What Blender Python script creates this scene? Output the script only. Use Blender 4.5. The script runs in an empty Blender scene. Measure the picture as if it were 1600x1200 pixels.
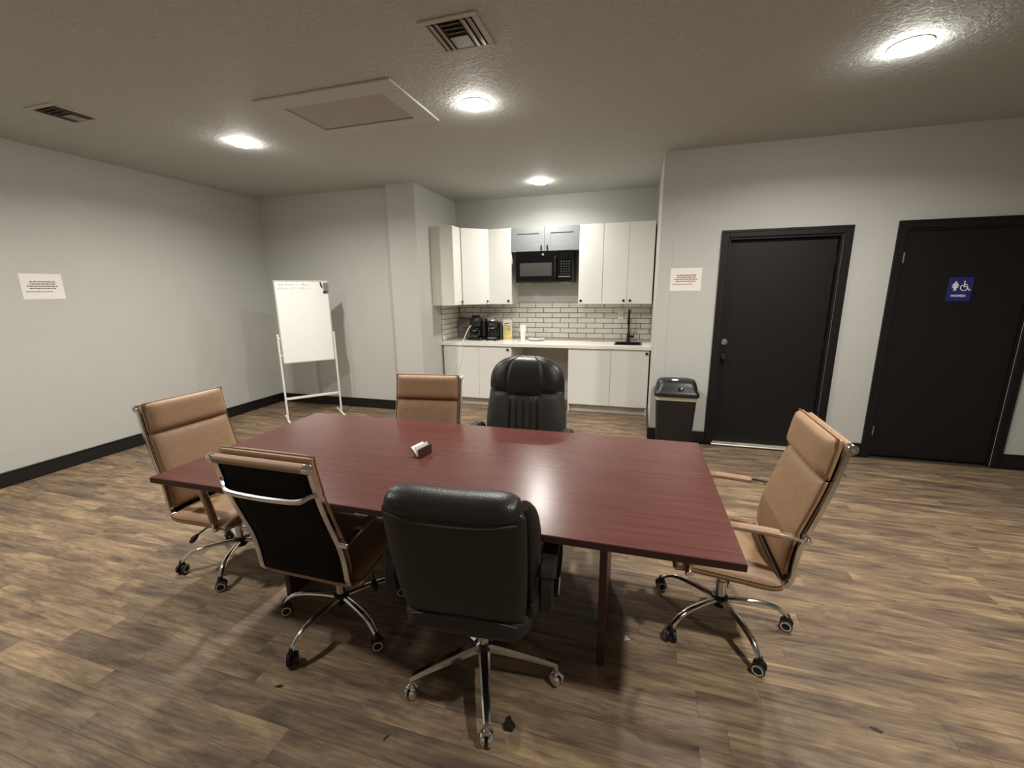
import bpy, bmesh, math, random
from mathutils import Vector, Matrix
random.seed(7)
PI = math.pi
SC = bpy.context.scene
COL = SC.collection

# ------------------------------------------------------------------ camera
F_PX, YAW, PITCH, ROLL, CAM_H = 665.697, 0.2899, 0.2151, -0.0112, 1.5696
def cam_axes():
    fwd = Vector((-math.sin(YAW)*math.cos(PITCH), math.cos(YAW)*math.cos(PITCH), -math.sin(PITCH)))
    right = Vector((math.cos(YAW), math.sin(YAW), 0)); up = right.cross(fwd)
    r = right*math.cos(ROLL)+up*math.sin(ROLL); u = -right*math.sin(ROLL)+up*math.cos(ROLL)
    return r, u, fwd
CR, CU, CF = cam_axes()
cd = bpy.data.cameras.new('camera'); cam = bpy.data.objects.new('camera', cd); COL.objects.link(cam)
cd.sensor_fit = 'HORIZONTAL'; cd.sensor_width = 36.0; cd.lens = F_PX*36/1600; cd.clip_start = .05
m = Matrix((CR, CU, -CF)).transposed().to_4x4(); m.translation = Vector((0, 0, CAM_H)); cam.matrix_world = m
SC.camera = cam
# ------------------------------------------------------------------ world / exposure
W = bpy.data.worlds.new('world'); SC.world = W; W.use_nodes = True
W.node_tree.nodes['Background'].inputs[0].default_value = (.5, .5, .5, 1)
W.node_tree.nodes['Background'].inputs[1].default_value = .05
VS = SC.view_settings
VS.view_transform = 'Standard'; VS.look = 'None'; VS.gamma = 1; VS.use_curve_mapping = False
VS.exposure = 0.08
LAMP_W, FRONT_W, KITCHEN_W = 36.0, 38.0, 18.0
LAMP_COL = (1.0, .962, .895)
LAMP_SPREAD = math.radians(160)
# ------------------------------------------------------------------ room measures
XL, YB, XCL, YC, XAL, YK, XAR, YR, CEIL = -5.0545, 4.952, -3.007, 4.85, -2.631, 6.054, .154, 4.594, 2.829
XR, YF, BB = 4.5, -1.9, .128

# ================================================================== materials
MATS = {}
def srgb(r, g, b):
    f = lambda c: (c/255/12.92) if c/255 <= .04045 else ((c/255+.055)/1.055)**2.4
    return (f(r), f(g), f(b))
def mat(name, col, rough=.5, metal=0., var=.06, scale=40., bump=0., bscale=None, coat=0., spec=None, stretch=(1, 1, 1), detail=4.):
    if name in MATS: return MATS[name]
    M = bpy.data.materials.new(name); M.use_nodes = True; nt = M.node_tree; N = nt.nodes; L = nt.links
    b = N['Principled BSDF']; b.inputs['Roughness'].default_value = rough; b.inputs['Metallic'].default_value = metal
    b.inputs['Coat Weight'].default_value = coat; b.inputs['Coat Roughness'].default_value = .15
    if spec is not None: b.inputs['Specular IOR Level'].default_value = spec
    tc = N.new('ShaderNodeTexCoord'); mp = N.new('ShaderNodeMapping'); mp.inputs['Scale'].default_value = stretch
    L.new(tc.outputs['Object'], mp.inputs[0])
    nz = N.new('ShaderNodeTexNoise'); nz.inputs['Scale'].default_value = scale; nz.inputs['Detail'].default_value = detail
    L.new(mp.outputs[0], nz.inputs[0])
    rp = N.new('ShaderNodeValToRGB'); L.new(nz.outputs[0], rp.inputs[0])
    c = Vector(col[:3]); lo = c*(1-var); hi = c*(1+var)
    rp.color_ramp.elements[0].position = .3; rp.color_ramp.elements[1].position = .7
    rp.color_ramp.elements[0].color = (*lo, 1); rp.color_ramp.elements[1].color = (*[min(x, 1) for x in hi], 1)
    L.new(rp.outputs[0], b.inputs['Base Color'])
    if bump:
        n2 = nz
        if bscale:
            n2 = N.new('ShaderNodeTexNoise'); n2.inputs['Scale'].default_value = bscale; n2.inputs['Detail'].default_value = 3
            L.new(mp.outputs[0], n2.inputs[0])
        bp = N.new('ShaderNodeBump'); bp.inputs['Strength'].default_value = bump; bp.inputs['Distance'].default_value = .01
        L.new(n2.outputs[0], bp.inputs['Height']); L.new(bp.outputs[0], b.inputs['Normal'])
    MATS[name] = M
    return M

def plank_material():
    M = bpy.data.materials.new('plank_wood'); M.use_nodes = True; nt = M.node_tree; N = nt.nodes; L = nt.links
    b = N['Principled BSDF']; b.inputs['Roughness'].default_value = .58; b.inputs['Specular IOR Level'].default_value = .3
    at = N.new('ShaderNodeAttribute'); at.attribute_name = 'rnd'
    ge = N.new('ShaderNodeNewGeometry')
    cm = N.new('ShaderNodeCombineXYZ')
    mu = N.new('ShaderNodeMath'); mu.operation = 'MULTIPLY'; mu.inputs[1].default_value = 37.0; L.new(at.outputs['Fac'], mu.inputs[0])
    mu2 = N.new('ShaderNodeMath'); mu2.operation = 'MULTIPLY'; mu2.inputs[1].default_value = 11.0; L.new(at.outputs['Fac'], mu2.inputs[0])
    L.new(mu.outputs[0], cm.inputs[0]); L.new(mu2.outputs[0], cm.inputs[1]); L.new(mu.outputs[0], cm.inputs[2])
    ad = N.new('ShaderNodeVectorMath'); ad.operation = 'ADD'; L.new(ge.outputs['Position'], ad.inputs[0]); L.new(cm.outputs[0], ad.inputs[1])
    def noise(sx, sy, detail, dist=0., rough=.55):
        mp = N.new('ShaderNodeMapping'); mp.inputs['Scale'].default_value = (sx, sy, 1); L.new(ad.outputs[0], mp.inputs[0])
        n = N.new('ShaderNodeTexNoise'); n.inputs['Scale'].default_value = 1; n.inputs['Detail'].default_value = detail
        n.inputs['Distortion'].default_value = dist; n.inputs['Roughness'].default_value = rough
        L.new(mp.outputs[0], n.inputs[0]); return n
    cloud = noise(2.8, 13, 6, .6, .62); grain = noise(4.5, 70, 5, .3, .65); patch = noise(6, 16, 3, 1.2)
    r1 = N.new('ShaderNodeValToRGB'); L.new(cloud.outputs[0], r1.inputs[0])
    e = r1.color_ramp.elements; e[0].position = .32; e[0].color = (*srgb(102, 88, 78), 1); e[1].position = .70; e[1].color = (*srgb(174, 153, 122), 1)
    k = r1.color_ramp.elements.new(.5); k.color = (*srgb(138, 120, 99), 1)
    # per-plank tone
    r2 = N.new('ShaderNodeValToRGB'); L.new(at.outputs['Fac'], r2.inputs[0])
    e = r2.color_ramp.elements; e[0].position = 0; e[0].color = (.68, .66, .68, 1); e[1].position = 1; e[1].color = (1.1, 1.07, 1.0, 1)
    k = e.new(.5); k.color = (.9, .87, .84, 1)
    m1 = N.new('ShaderNodeMixRGB'); m1.blend_type = 'MULTIPLY'; m1.inputs[0].default_value = .85; L.new(r1.outputs[0], m1.inputs[1]); L.new(r2.outputs[0], m1.inputs[2])
    r3 = N.new('ShaderNodeValToRGB'); L.new(grain.outputs[0], r3.inputs[0])
    e = r3.color_ramp.elements; e[0].position = .36; e[0].color = (.58, .54, .52, 1); e[1].position = .62; e[1].color = (1.08, 1.06, 1.04, 1)
    m2 = N.new('ShaderNodeMixRGB'); m2.blend_type = 'MULTIPLY'; m2.inputs[0].default_value = .85; L.new(m1.outputs[0], m2.inputs[1]); L.new(r3.outputs[0], m2.inputs[2])
    r4 = N.new('ShaderNodeValToRGB'); L.new(patch.outputs[0], r4.inputs[0])
    e = r4.color_ramp.elements; e[0].position = .30; e[0].color = (.55, .5, .5, 1); e[1].position = .42; e[1].color = (1, 1, 1, 1)
    m3 = N.new('ShaderNodeMixRGB'); m3.blend_type = 'MULTIPLY'; m3.inputs[0].default_value = .55; L.new(m2.outputs[0], m3.inputs[1]); L.new(r4.outputs[0], m3.inputs[2])
    L.new(m3.outputs[0], b.inputs['Base Color'])
    bp = N.new('ShaderNodeBump'); bp.inputs['Strength'].default_value = .12; bp.inputs['Distance'].default_value = .004
    L.new(grain.outputs[0], bp.inputs['Height']); L.new(bp.outputs[0], b.inputs['Normal'])
    return M

def ceiling_material():
    M = bpy.data.materials.new('ceiling_texture_paint'); M.use_nodes = True; nt = M.node_tree; N = nt.nodes; L = nt.links
    b = N['Principled BSDF']; b.inputs['Roughness'].default_value = .75; b.inputs['Base Color'].default_value = (*srgb(188, 191, 187), 1)
    ge = N.new('ShaderNodeNewGeometry')
    n1 = N.new('ShaderNodeTexNoise'); n1.inputs['Scale'].default_value = 27; n1.inputs['Detail'].default_value = 4; n1.inputs['Distortion'].default_value = 1.2
    L.new(ge.outputs['Position'], n1.inputs[0])
    rp = N.new('ShaderNodeValToRGB'); L.new(n1.outputs[0], rp.inputs[0]); rp.color_ramp.elements[0].position = .46; rp.color_ramp.elements[1].position = .56
    bp = N.new('ShaderNodeBump'); bp.inputs['Strength'].default_value = .55; bp.inputs['Distance'].default_value = .007
    L.new(rp.outputs[0], bp.inputs['Height']); L.new(bp.outputs[0], b.inputs['Normal'])
    return M

def emit_material(name, col, s):
    M = bpy.data.materials.new(name); M.use_nodes = True; nt = M.node_tree
    b = nt.nodes['Principled BSDF']; b.inputs['Base Color'].default_value = (.9, .9, .88, 1)
    b.inputs['Emission Color'].default_value = (*col, 1); b.inputs['Emission Strength'].default_value = s
    return M

WALL = mat('wall_paint', srgb(192, 192, 187), .6, var=.015, scale=3, bump=.12, bscale=90)
CEILM = ceiling_material()
PLANK = plank_material()
SUB = mat('subfloor', srgb(60, 48, 38), .8)
BLKP = mat('black_semi_gloss_paint', srgb(17, 15, 15), .55, spec=.35, var=.08, scale=8, bump=.05, bscale=60)
BASEB = mat('black_baseboard_paint', srgb(18, 17, 17), .45, var=.1, scale=6)
CAB = mat('white_cabinet_lacquer', srgb(233, 233, 227), .4, var=.012, scale=3)
CABIN = mat('cabinet_carcass', srgb(224, 222, 212), .5, var=.012, scale=4)
GRAYC = mat('grey_cabinet_paint', srgb(126, 130, 132), .5, var=.02, scale=4)
COUNT = mat('white_quartz', srgb(242, 240, 232), .25, var=.02, scale=14)
TILE = mat('glazed_white_tile', srgb(226, 224, 214), .18, var=.03, scale=9, bump=.03, bscale=12)
GROUT = mat('dark_grout', srgb(62, 57, 52), .9, var=.1, scale=60)
CAULK = mat('pale_caulk', srgb(200, 192, 178), .6)
CHROME = mat('chrome', (.82, .81, .79), .12, 1., var=.03, scale=6)
STEEL = mat('satin_nickel', (.62, .6, .56), .3, 1., var=.05, scale=20)
TAN = mat('tan_leather', srgb(160, 127, 97), .5, var=.07, scale=30, bump=.12, bscale=220)
TANP = mat('tan_piping', srgb(112, 76, 50), .5, var=.06, scale=40)
BLKL = mat('black_leather', srgb(28, 27, 26), .38, var=.1, scale=30, bump=.14, bscale=160)
BLKL2 = mat('charcoal_leather', srgb(58, 57, 54), .46, var=.1, scale=26, bump=.18, bscale=120)
BLKF = mat('black_mesh_fabric', srgb(17, 16, 17), .85, var=.25, scale=300, spec=.2)
BLKPL = mat('black_plastic', srgb(24, 24, 24), .4, var=.1, scale=30)
RUB = mat('black_rubber', srgb(16, 15, 15), .55, var=.1, scale=30)
RING = mat('pale_wheel_ring', srgb(222, 216, 200), .4, var=.03)
MAHO = None
def mahogany():
    M = mat('mahogany_laminate', srgb(94, 55, 50), .25, var=.2, scale=2.2, stretch=(1.3, 38, 38), spec=.5, detail=6.)
    return M
MAHO = mahogany()
MAHOE = mat('mahogany_edge_band', srgb(54, 27, 25), .45, var=.15, scale=3, stretch=(2, 30, 30))
MAHOL = mat('mahogany_panel', srgb(72, 40, 33), .4, var=.18, scale=3, stretch=(20, 20, 2))
PAPER = mat('white_paper', srgb(238, 234, 226), .8, var=.015)
INKR = mat('dark_red_ink', srgb(150, 70, 66), .8)
INKG = mat('grey_ink', srgb(120, 112, 104), .8)
BOARD = mat('whiteboard_enamel', srgb(240, 242, 238), .22, var=.01)
WMET = mat('white_painted_metal', srgb(226, 224, 216), .4, var=.02)
ALU = mat('pale_aluminium_frame', srgb(206, 204, 196), .35, .3, var=.03)
VENTM = mat('vent_enamel', srgb(188, 182, 170), .5, var=.03)
VENTB = mat('vent_blade_enamel', srgb(150, 144, 136), .5, var=.05)
DUCT = mat('dark_duct', srgb(70, 66, 60), .8)
HATCH = mat('hatch_paint', srgb(190, 191, 186), .65, var=.015, scale=5)
SIGNB = mat('blue_sign_plastic', srgb(36, 40, 112), .35, var=.05, scale=20)
SIGNW = mat('white_sign_relief', srgb(232, 236, 226), .5, var=.02)
WHITEP = mat('white_plastic', srgb(236, 234, 228), .4, var=.015)
FOAM = mat('white_foam', srgb(244, 242, 236), .6, var=.012)
GLASSB = mat('black_glass', srgb(12, 12, 13), .08, var=.05)
MWWIN = mat('microwave_window_screen', srgb(66, 66, 64), .3, var=.08, scale=200)
MWBODY = mat('microwave_black', srgb(20, 20, 20), .25, var=.05)
GWOOD = mat('grey_weathered_wood', srgb(124, 118, 110), .7, var=.3, scale=6, stretch=(2, 2, 22))
YEL = mat('yellow_carton_print', srgb(216, 204, 128), .5, var=.12, scale=30)
CARTW = mat('white_carton', srgb(236, 232, 214), .5, var=.03)
INKD = mat('dark_olive_ink', srgb(84, 80, 56), .7)
ORAN = mat('carton_orange_band', srgb(216, 186, 96), .5)
SILV = mat('silver_plastic', srgb(170, 168, 162), .3, .6, var=.05)
LINER = mat('pale_bin_liner', srgb(206, 198, 184), .5, var=.06, scale=60)
SCRAP = mat('black_scrap', srgb(24, 24, 26), .6)
LEAF = mat('dry_brown_scrap_or_knot', srgb(58, 50, 34), .8)
WSCR = mat('white_scrap', srgb(225, 220, 210), .8)
LENS = emit_material('lit_lamp_lens', LAMP_COL, 130.0)
TRIMW = mat('white_lamp_trim', srgb(236, 232, 222), .5)

# ================================================================== mesh helpers
def cr(pts, n=8, closed=False):
    P = [Vector(p) for p in pts]; out = []
    k = len(P)
    for i in range(k-1):
        p0 = P[i-1] if i > 0 else P[0]*2-P[1]; p1 = P[i]; p2 = P[i+1]; p3 = P[i+2] if i+2 < k else P[k-1]*2-P[k-2]
        for j in range(n):
            t = j/n
            out.append(.5*((2*p1)+(-p0+p2)*t+(2*p0-5*p1+4*p2-p3)*t*t+(-p0+3*p1-3*p2+p3)*t**3))
    out.append(P[-1]); return out

class MB:
    def __init__(s): s.v = []; s.f = []; s.m = []
    def add(s, vs, fs, mi=0):
        o = len(s.v); s.v += [tuple(v) for v in vs]; s.f += [tuple(i+o for i in f) for f in fs]; s.m += [mi]*len(fs); return s
    def box(s, x0, x1, y0, y1, z0, z1, mi=0, bev=0., seg=1, M=None):
        if bev <= 0:
            vs = [Vector(p) for p in ((x0,y0,z0),(x1,y0,z0),(x1,y1,z0),(x0,y1,z0),(x0,y0,z1),(x1,y0,z1),(x1,y1,z1),(x0,y1,z1))]
            fs = [(0,3,2,1),(4,5,6,7),(0,1,5,4),(1,2,6,5),(2,3,7,6),(3,0,4,7)]
        else:
            bm = bmesh.new(); bmesh.ops.create_cube(bm, size=1)
            for v in bm.verts: v.co = Vector(((x0+x1)/2+v.co.x*(x1-x0), (y0+y1)/2+v.co.y*(y1-y0), (z0+z1)/2+v.co.z*(z1-z0)))
            bmesh.ops.bevel(bm, geom=list(bm.edges), offset=bev, segments=seg, profile=.5, affect='EDGES')
            bm.verts.ensure_lookup_table(); bm.verts.index_update()
            vs = [v.co.copy() for v in bm.verts]; fs = [[v.index for v in f.verts] for f in bm.faces]; bm.free()
        if M: vs = [M @ v for v in vs]
        return s.add(vs, fs, mi)
    def loft(s, rings, mi=0, cap=True, closed=True):
        n = len(rings[0]); vs = [p for r in rings for p in r]; fs = []
        for i in range(len(rings)-1):
            for j in range(n if closed else n-1):
                a = i*n+j; b = i*n+(j+1) % n; fs.append((a, b, b+n, a+n))
        if cap: fs.append(tuple(range(n))[::-1]); fs.append(tuple(range((len(rings)-1)*n, len(rings)*n)))
        return s.add(vs, fs, mi)
    def tube(s, path, r, n=10, mi=0, cap=True, flat=1.):
        P = [Vector(p) for p in path]; R = r if isinstance(r, (list, tuple)) else [r]*len(P)
        t0 = (P[1]-P[0]).normalized(); a = Vector((0, 0, 1)) if abs(t0.z) < .9 else Vector((0, 1, 0))
        nrm = (a - t0*a.dot(t0)).normalized(); rings = []
        for i, p in enumerate(P):
            t = ((P[min(i+1, len(P)-1)]-P[max(i-1, 0)])).normalized()
            nrm = (nrm-t*nrm.dot(t)).normalized(); bn = t.cross(nrm)
            rings.append([p+(nrm*math.cos(2*PI*k/n)*flat+bn*math.sin(2*PI*k/n))*R[i] for k in range(n)])
        return s.loft(rings, mi, cap)
    def sweep_y(s, path, hw, hn, y, mi=0, rnd=.3):
        """rounded bar of half width hw (along y) and half thickness hn swept along a path of (x,z) at offset y"""
        P = [Vector((p[0], p[1])) for p in path]; rings = []
        c = [(1, 1-rnd), (1-rnd*hn/hw, 1), (-(1-rnd*hn/hw), 1), (-1, 1-rnd), (-1, -(1-rnd)), (-(1-rnd*hn/hw), -1), (1-rnd*hn/hw, -1), (1, -(1-rnd))]
        for i, p in enumerate(P):
            t = (P[min(i+1, len(P)-1)]-P[max(i-1, 0)]).normalized(); nx, nz = t.y, -t.x
            rings.append([Vector((p.x+nx*b*hn, y+a*hw, p.y+nz*b*hn)) for a, b in c])
        return s.loft(rings, mi)
    def lathe(s, prof, c=(0, 0, 0), axis='z', n=20, mi=0):
        rings = []
        for r, h in prof:
            ring = []
            for k in range(n):
                a = 2*PI*k/n; x, y = r*math.cos(a), r*math.sin(a)
                p = {'z': (x, y, h), 'y': (x, h, -y), 'x': (h, x, y), '-y': (x, -h, y)}[axis]
                ring.append(Vector(c)+Vector(p))
            rings.append(ring)
        return s.loft(rings, mi)
    def prism(s, outline, y0, y1, mi=0):
        """outline in (x,z), extruded along y"""
        n = len(outline); vs = [(x, y0, z) for x, z in outline]+[(x, y1, z) for x, z in outline]
        fs = [tuple(range(n)), tuple(range(n, 2*n))[::-1]]+[(i, i+n, (i+1) % n+n, (i+1) % n) for i in range(n)]
        return s.add(vs, fs, mi)
    def cushion(s, pos, hw, front, back, nu=24, nv=24, mi=0, mi_b=None, curve=None):
        G = []; H = []
        for j in range(nv+1):
            v = .5-.5*math.cos(PI*j/nv); (x, z, nx, nz) = pos(v); w = hw(v); g = []; h = []
            for i in range(nu+1):
                u = -math.cos(PI*i/nu); d = front(u, v); e = back(u, v); cx = curve(u, v) if curve else 0
                g.append(Vector((x+nx*(d+cx), u*w, z+nz*(d+cx)))); h.append(Vector((x+nx*(cx-e), u*w, z+nz*(cx-e))))
            G += g; H += h
        n = nu+1; fs = [(j*n+i, j*n+i+1, (j+1)*n+i+1, (j+1)*n+i) for j in range(nv) for i in range(nu)]
        s.add(G, fs, mi); s.add(H, [f[::-1] for f in fs], mi if mi_b is None else mi_b); return s
    def build(s, name, mats, parent=None, loc=None, rot=None, ang=35):
        me = bpy.data.meshes.new(name); me.from_pydata(s.v, [], s.f)
        if not isinstance(mats, (list, tuple)): mats = [mats]
        for k in mats: me.materials.append(k)
        me.polygons.foreach_set('material_index', s.m)
        bm = bmesh.new(); bm.from_mesh(me); bmesh.ops.remove_doubles(bm, verts=bm.verts, dist=1e-5); bmesh.ops.recalc_face_normals(bm, faces=bm.faces); bm.to_mesh(me); bm.free()
        me.polygons.foreach_set('use_smooth', [True]*len(me.polygons))
        me.set_sharp_from_angle(angle=math.radians(ang)); me.update()
        return link(name, me, parent, loc, rot)

def link(name, data, parent=None, loc=None, rot=None):
    o = bpy.data.objects.new(name, data); COL.objects.link(o)
    if parent: o.parent = parent
    if loc: o.location = loc
    if rot: o.rotation_euler = rot
    return o
def tag(o, label, cat, group=None):
    o['label'] = label; o['category'] = cat
    if group: o['group'] = group
    return o
def thing(name, label, cat, loc=(0, 0, 0), rz=0., group=None):
    return tag(link(name, None, None, loc, (0, 0, rz)), label, cat, group)
def struct(o, label=None, cat=None):
    o['kind'] = 'structure'
    if label: o['label'] = label
    if cat: o['category'] = cat
    return o
def copy_tree(o, parent=None):
    c = o.copy(); COL.objects.link(c); c.parent = parent
    for ch in o.children: copy_tree(ch, c)
    return c
def text_mesh(body, size, extrude=.0005, bold=0.):
    cu = bpy.data.curves.new('lettering', 'FONT'); cu.body = body; cu.size = size; cu.extrude = extrude; cu.align_x = 'CENTER'; cu.align_y = 'CENTER'; cu.offset = bold
    o = bpy.data.objects.new('tmp', cu); COL.objects.link(o); bpy.context.view_layer.update()
    me = bpy.data.meshes.new_from_object(o.evaluated_get(bpy.context.evaluated_depsgraph_get()))
    bpy.data.objects.remove(o); return me

# ================================================================== room shell
T = .12
def wbox(name, label, *b):
    mb = MB()
    for q in b: mb.box(*q)
    return struct(mb.build(name, WALL), label, 'wall')
floor = struct(MB().box(XL-T, XR+T, YF-T, YK+T, -.12, -.006).build('floor', SUB), 'weathered brown and grey wood plank floor', 'floor')
ceiling = struct(MB().box(XL-T, XR+T, YF-T, YK+T, CEIL, CEIL+.12).build('ceiling', CEILM), 'knockdown textured pale ceiling', 'ceiling')
wbox('wall_left', 'pale grey wall with one paper notice beside the whiteboard', (XL-T, XL, YF-T, YB+T, 0, CEIL))
wbox('wall_back_left', 'pale grey wall behind the whiteboard easel', (XL, XCL, YB, YB+T, 0, CEIL))
wal = wbox('wall_alcove_left', 'pale grey column wall on the kitchenette side of the whiteboard', (XCL, XAL, YC, YK+T, 0, CEIL))
wk = wbox('wall_kitchen', 'pale grey wall of the kitchenette behind microwave and tiles', (XAL, XAR, YK, YK+T, 0, CEIL))
wbox('wall_alcove_right', 'pale side wall of the kitchenette beside the sink', (XAR, XAR+.001+T, YR, YK+T, 0, CEIL))
D1 = (.766, 1.686, 2.035); D2 = (2.13, 3.043, 2.05)
wbox('wall_back_right', 'pale grey wall with two black doors', (XAR+T, D1[0], YR, YR+T, 0, CEIL), (D1[1], D2[0], YR, YR+T, 0, CEIL), (D2[1], XR, YR, YR+T, 0, CEIL),
     (D1[0], D1[1], YR, YR+T, D1[2], CEIL), (D2[0], D2[1], YR, YR+T, D2[2], CEIL))
wbox('wall_right', 'plain pale grey side wall', (XR, XR+T, YF-T, YR+T, 0, CEIL))
wbox('wall_front', 'plain pale grey wall facing the kitchenette', (XL, XR, YF-T, YF, 0, CEIL))

def baseboard(name, pts, label):
    """straight run along x or y, given by inner face rectangles"""
    mb = MB()
    for q in pts:
        mb.box(*q, 0, BB-.018); x0, x1, y0, y1 = q
        cx, cy = (x0+x1)/2, (y0+y1)/2
        mb.box(x0, x1, y0, y1, BB-.018, BB, bev=.004)
    return struct(mb.build(name, BASEB), label, 'baseboard')
b = .014
baseboard('baseboard_left', [(XL, XL+b, YF, YB)], 'black baseboard along the wall with the paper notice')
baseboard('baseboard_back', [(XL+b, XCL, YB-b, YB), (XCL, XAL+b, YC-b, YC)], 'black baseboard behind the whiteboard easel')
baseboard('baseboard_alcove_left', [(XAL, XAL+b, YC, 5.40)], 'black baseboard on the kitchenette side of the column')
baseboard('baseboard_alcove_right', [(XAR-b, XAR, YR-b, 5.47)], 'black baseboard at the kitchenette corner by the bin')
baseboard('baseboard_right', [(XAR, D1[0]-.063, YR-b, YR), (D1[1]+.063, D2[0]-.063, YR-b, YR), (D2[1]+.063, XR-b, YR-b, YR)], 'black baseboard beside the two black doors')
baseboard('baseboard_side', [(XR-b, XR, YF, YR)], 'black baseboard along the plain side wall')
baseboard('baseboard_front', [(XL+b, XR-b, YF, YF+b)], 'black baseboard along the wall facing the kitchenette')

# ------------------------------------------------------------------ floor planks
def build_planks():
    PW, G = .115, .0008
    y = YF; rows = []; rng = random.Random(3)
    while y < YK:
        y1 = min(y+PW, YK); yc = (y+y1)/2
        if yc < YR-.02: x0, x1 = XL, XR
        elif yc < YB: x0, x1 = XL, XAR
        else: x0, x1 = XAL, XAR
        x = x0-rng.uniform(.05, 1.0)
        while x < x1:
            ln = rng.choice((.92, .92, .92, .61, 1.22)); a, c = max(x, x0), min(x+ln, x1); x += ln
            if c-a > .03: rows.append((a+G/2, c-G/2, y+G/2, y1-G/2, rng.random()))
        y += PW
    def area(p):
        xs = []; tot = 0
        q = []
        for i in range(5):
            for k in range(2):
                P = Vector((p[0]+(p[1]-p[0])*i/4, p[2+k], -CAM_H)); d = P.dot(CF)
                if d > .1:
                    u = 800+F_PX*P.dot(CR)/d; v = 600-F_PX*P.dot(CU)/d
                    if -20 < u < 1620 and -20 < v < 1220: tot += 1/d**3
        return tot*(p[1]-p[0])
    rows.sort(key=area, reverse=True)
    def mesh(name, ps):
        mb = MB(); rv = []
        for p in ps:
            mb.box(p[0], p[1], p[2], p[3], -.006, 0); rv += [p[4]]*8
        me = bpy.data.meshes.new(name); me.from_pydata(mb.v, [], mb.f); me.materials.append(PLANK)
        at = me.attributes.new('rnd', 'FLOAT', 'POINT'); at.data.foreach_set('value', rv); me.update(); return me
    for p in rows[:300]: link('plank', mesh('plank', [p]), floor)
    o = link('more_planks', mesh('more_planks', rows[300:]), floor); o['kind'] = 'stuff'
build_planks()

# ------------------------------------------------------------------ doors
def casing(mb, x0, x1, ztop, w=.063, t=.016):
    y = YR
    for q in ((x0-w, x0, 0, ztop+w), (x1, x1+w, 0, ztop+w), (x0, x1, ztop, ztop+w)):
        mb.box(q[0], q[1], y-t, y, q[2], q[3], bev=.003)
    s = .02
    for q in ((x0-w, x0-w+s, 0, ztop+w), (x1+w-s, x1+w, 0, ztop+w), (x0-w+s, x1+w-s, ztop+w-s, ztop+w)):
        mb.box(q[0], q[1], y-t-.006, y-t+.001, q[2], q[3], bev=.001)
def door(name, D, label, depth):
    x0, x1, zt = D
    d = MB().box(x0+.022, x1-.022, YR+depth, YR+depth+.042, .02, zt-.022, bev=.002).build(name, BLKP)
    struct(d, label, 'door')
    mb = MB(); casing(mb, x0, x1, zt)
    mb.build('door_casing', BLKP, d)
    jb = MB()
    for q in ((x0, x0+.02, 0, zt), (x1-.02, x1, 0, zt), (x0+.02, x1-.02, zt-.02, zt)):
        jb.box(q[0], q[1], YR+.002, YR+T, q[2], q[3])
    for q in ((x0+.02, x0+.032, 0, zt-.02), (x1-.032, x1-.02, 0, zt-.02), (x0+.02, x1-.02, zt-.032, zt-.02)):
        jb.box(q[0], q[1], YR+depth+.046, YR+depth+.06, q[2], q[3])
    jb.build('door_jamb', BLKP, d)
    # solid behind the door so that no light leaks
    return d
d1 = door('door_1', D1, 'black door with round deadbolt and pale threshold beside the bin', .052)
MB().lathe([(.0, -.001), (.032, -.001), (.033, .006), (.029, .013), (.012, .014), (.011, .018), (0, .018)], (.815, YR+.052, 1.053), '-y', 24).build('deadbolt', STEEL, d1)
mb = MB().lathe([(0, -.001), (.032, -.001), (.031, .008), (.012, .012), (.012, .03), (.026, .04), (.03, .055), (.024, .066), (0, .068)], (.819, YR+.052, .905), '-y', 20)
mb.build('door_knob', BLKPL, d1)
MB().box(D1[0]+.002, D1[1]-.002, YR-.035, YR+.06, .0, .016, bev=.005).build('threshold', mat('pale_threshold', srgb(206, 200, 186), .4, .3), d1)
for hz in (1.82, 1.03, .25):
    MB().lathe([(.0, -.045), (.006, -.045), (.006, .045), (0, .045)], (D1[1]-.021, YR+.046, hz), 'z', 10).build('hinge', STEEL if hz < .5 else BLKP, d1)
d2 = door('door_2', D2, 'black restroom door with silver hinges and blue sign', .012)
for hz in (1.81, 1.03, .26):
    MB().lathe([(.0, -.045), (.007, -.045), (.007, .045), (0, .045)], (D2[0]+.012, YR-.004, hz), 'z', 10).build('hinge', STEEL if hz > .5 and hz < 2 and hz != 1.03 or hz < .5 else BLKP, d2)

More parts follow.
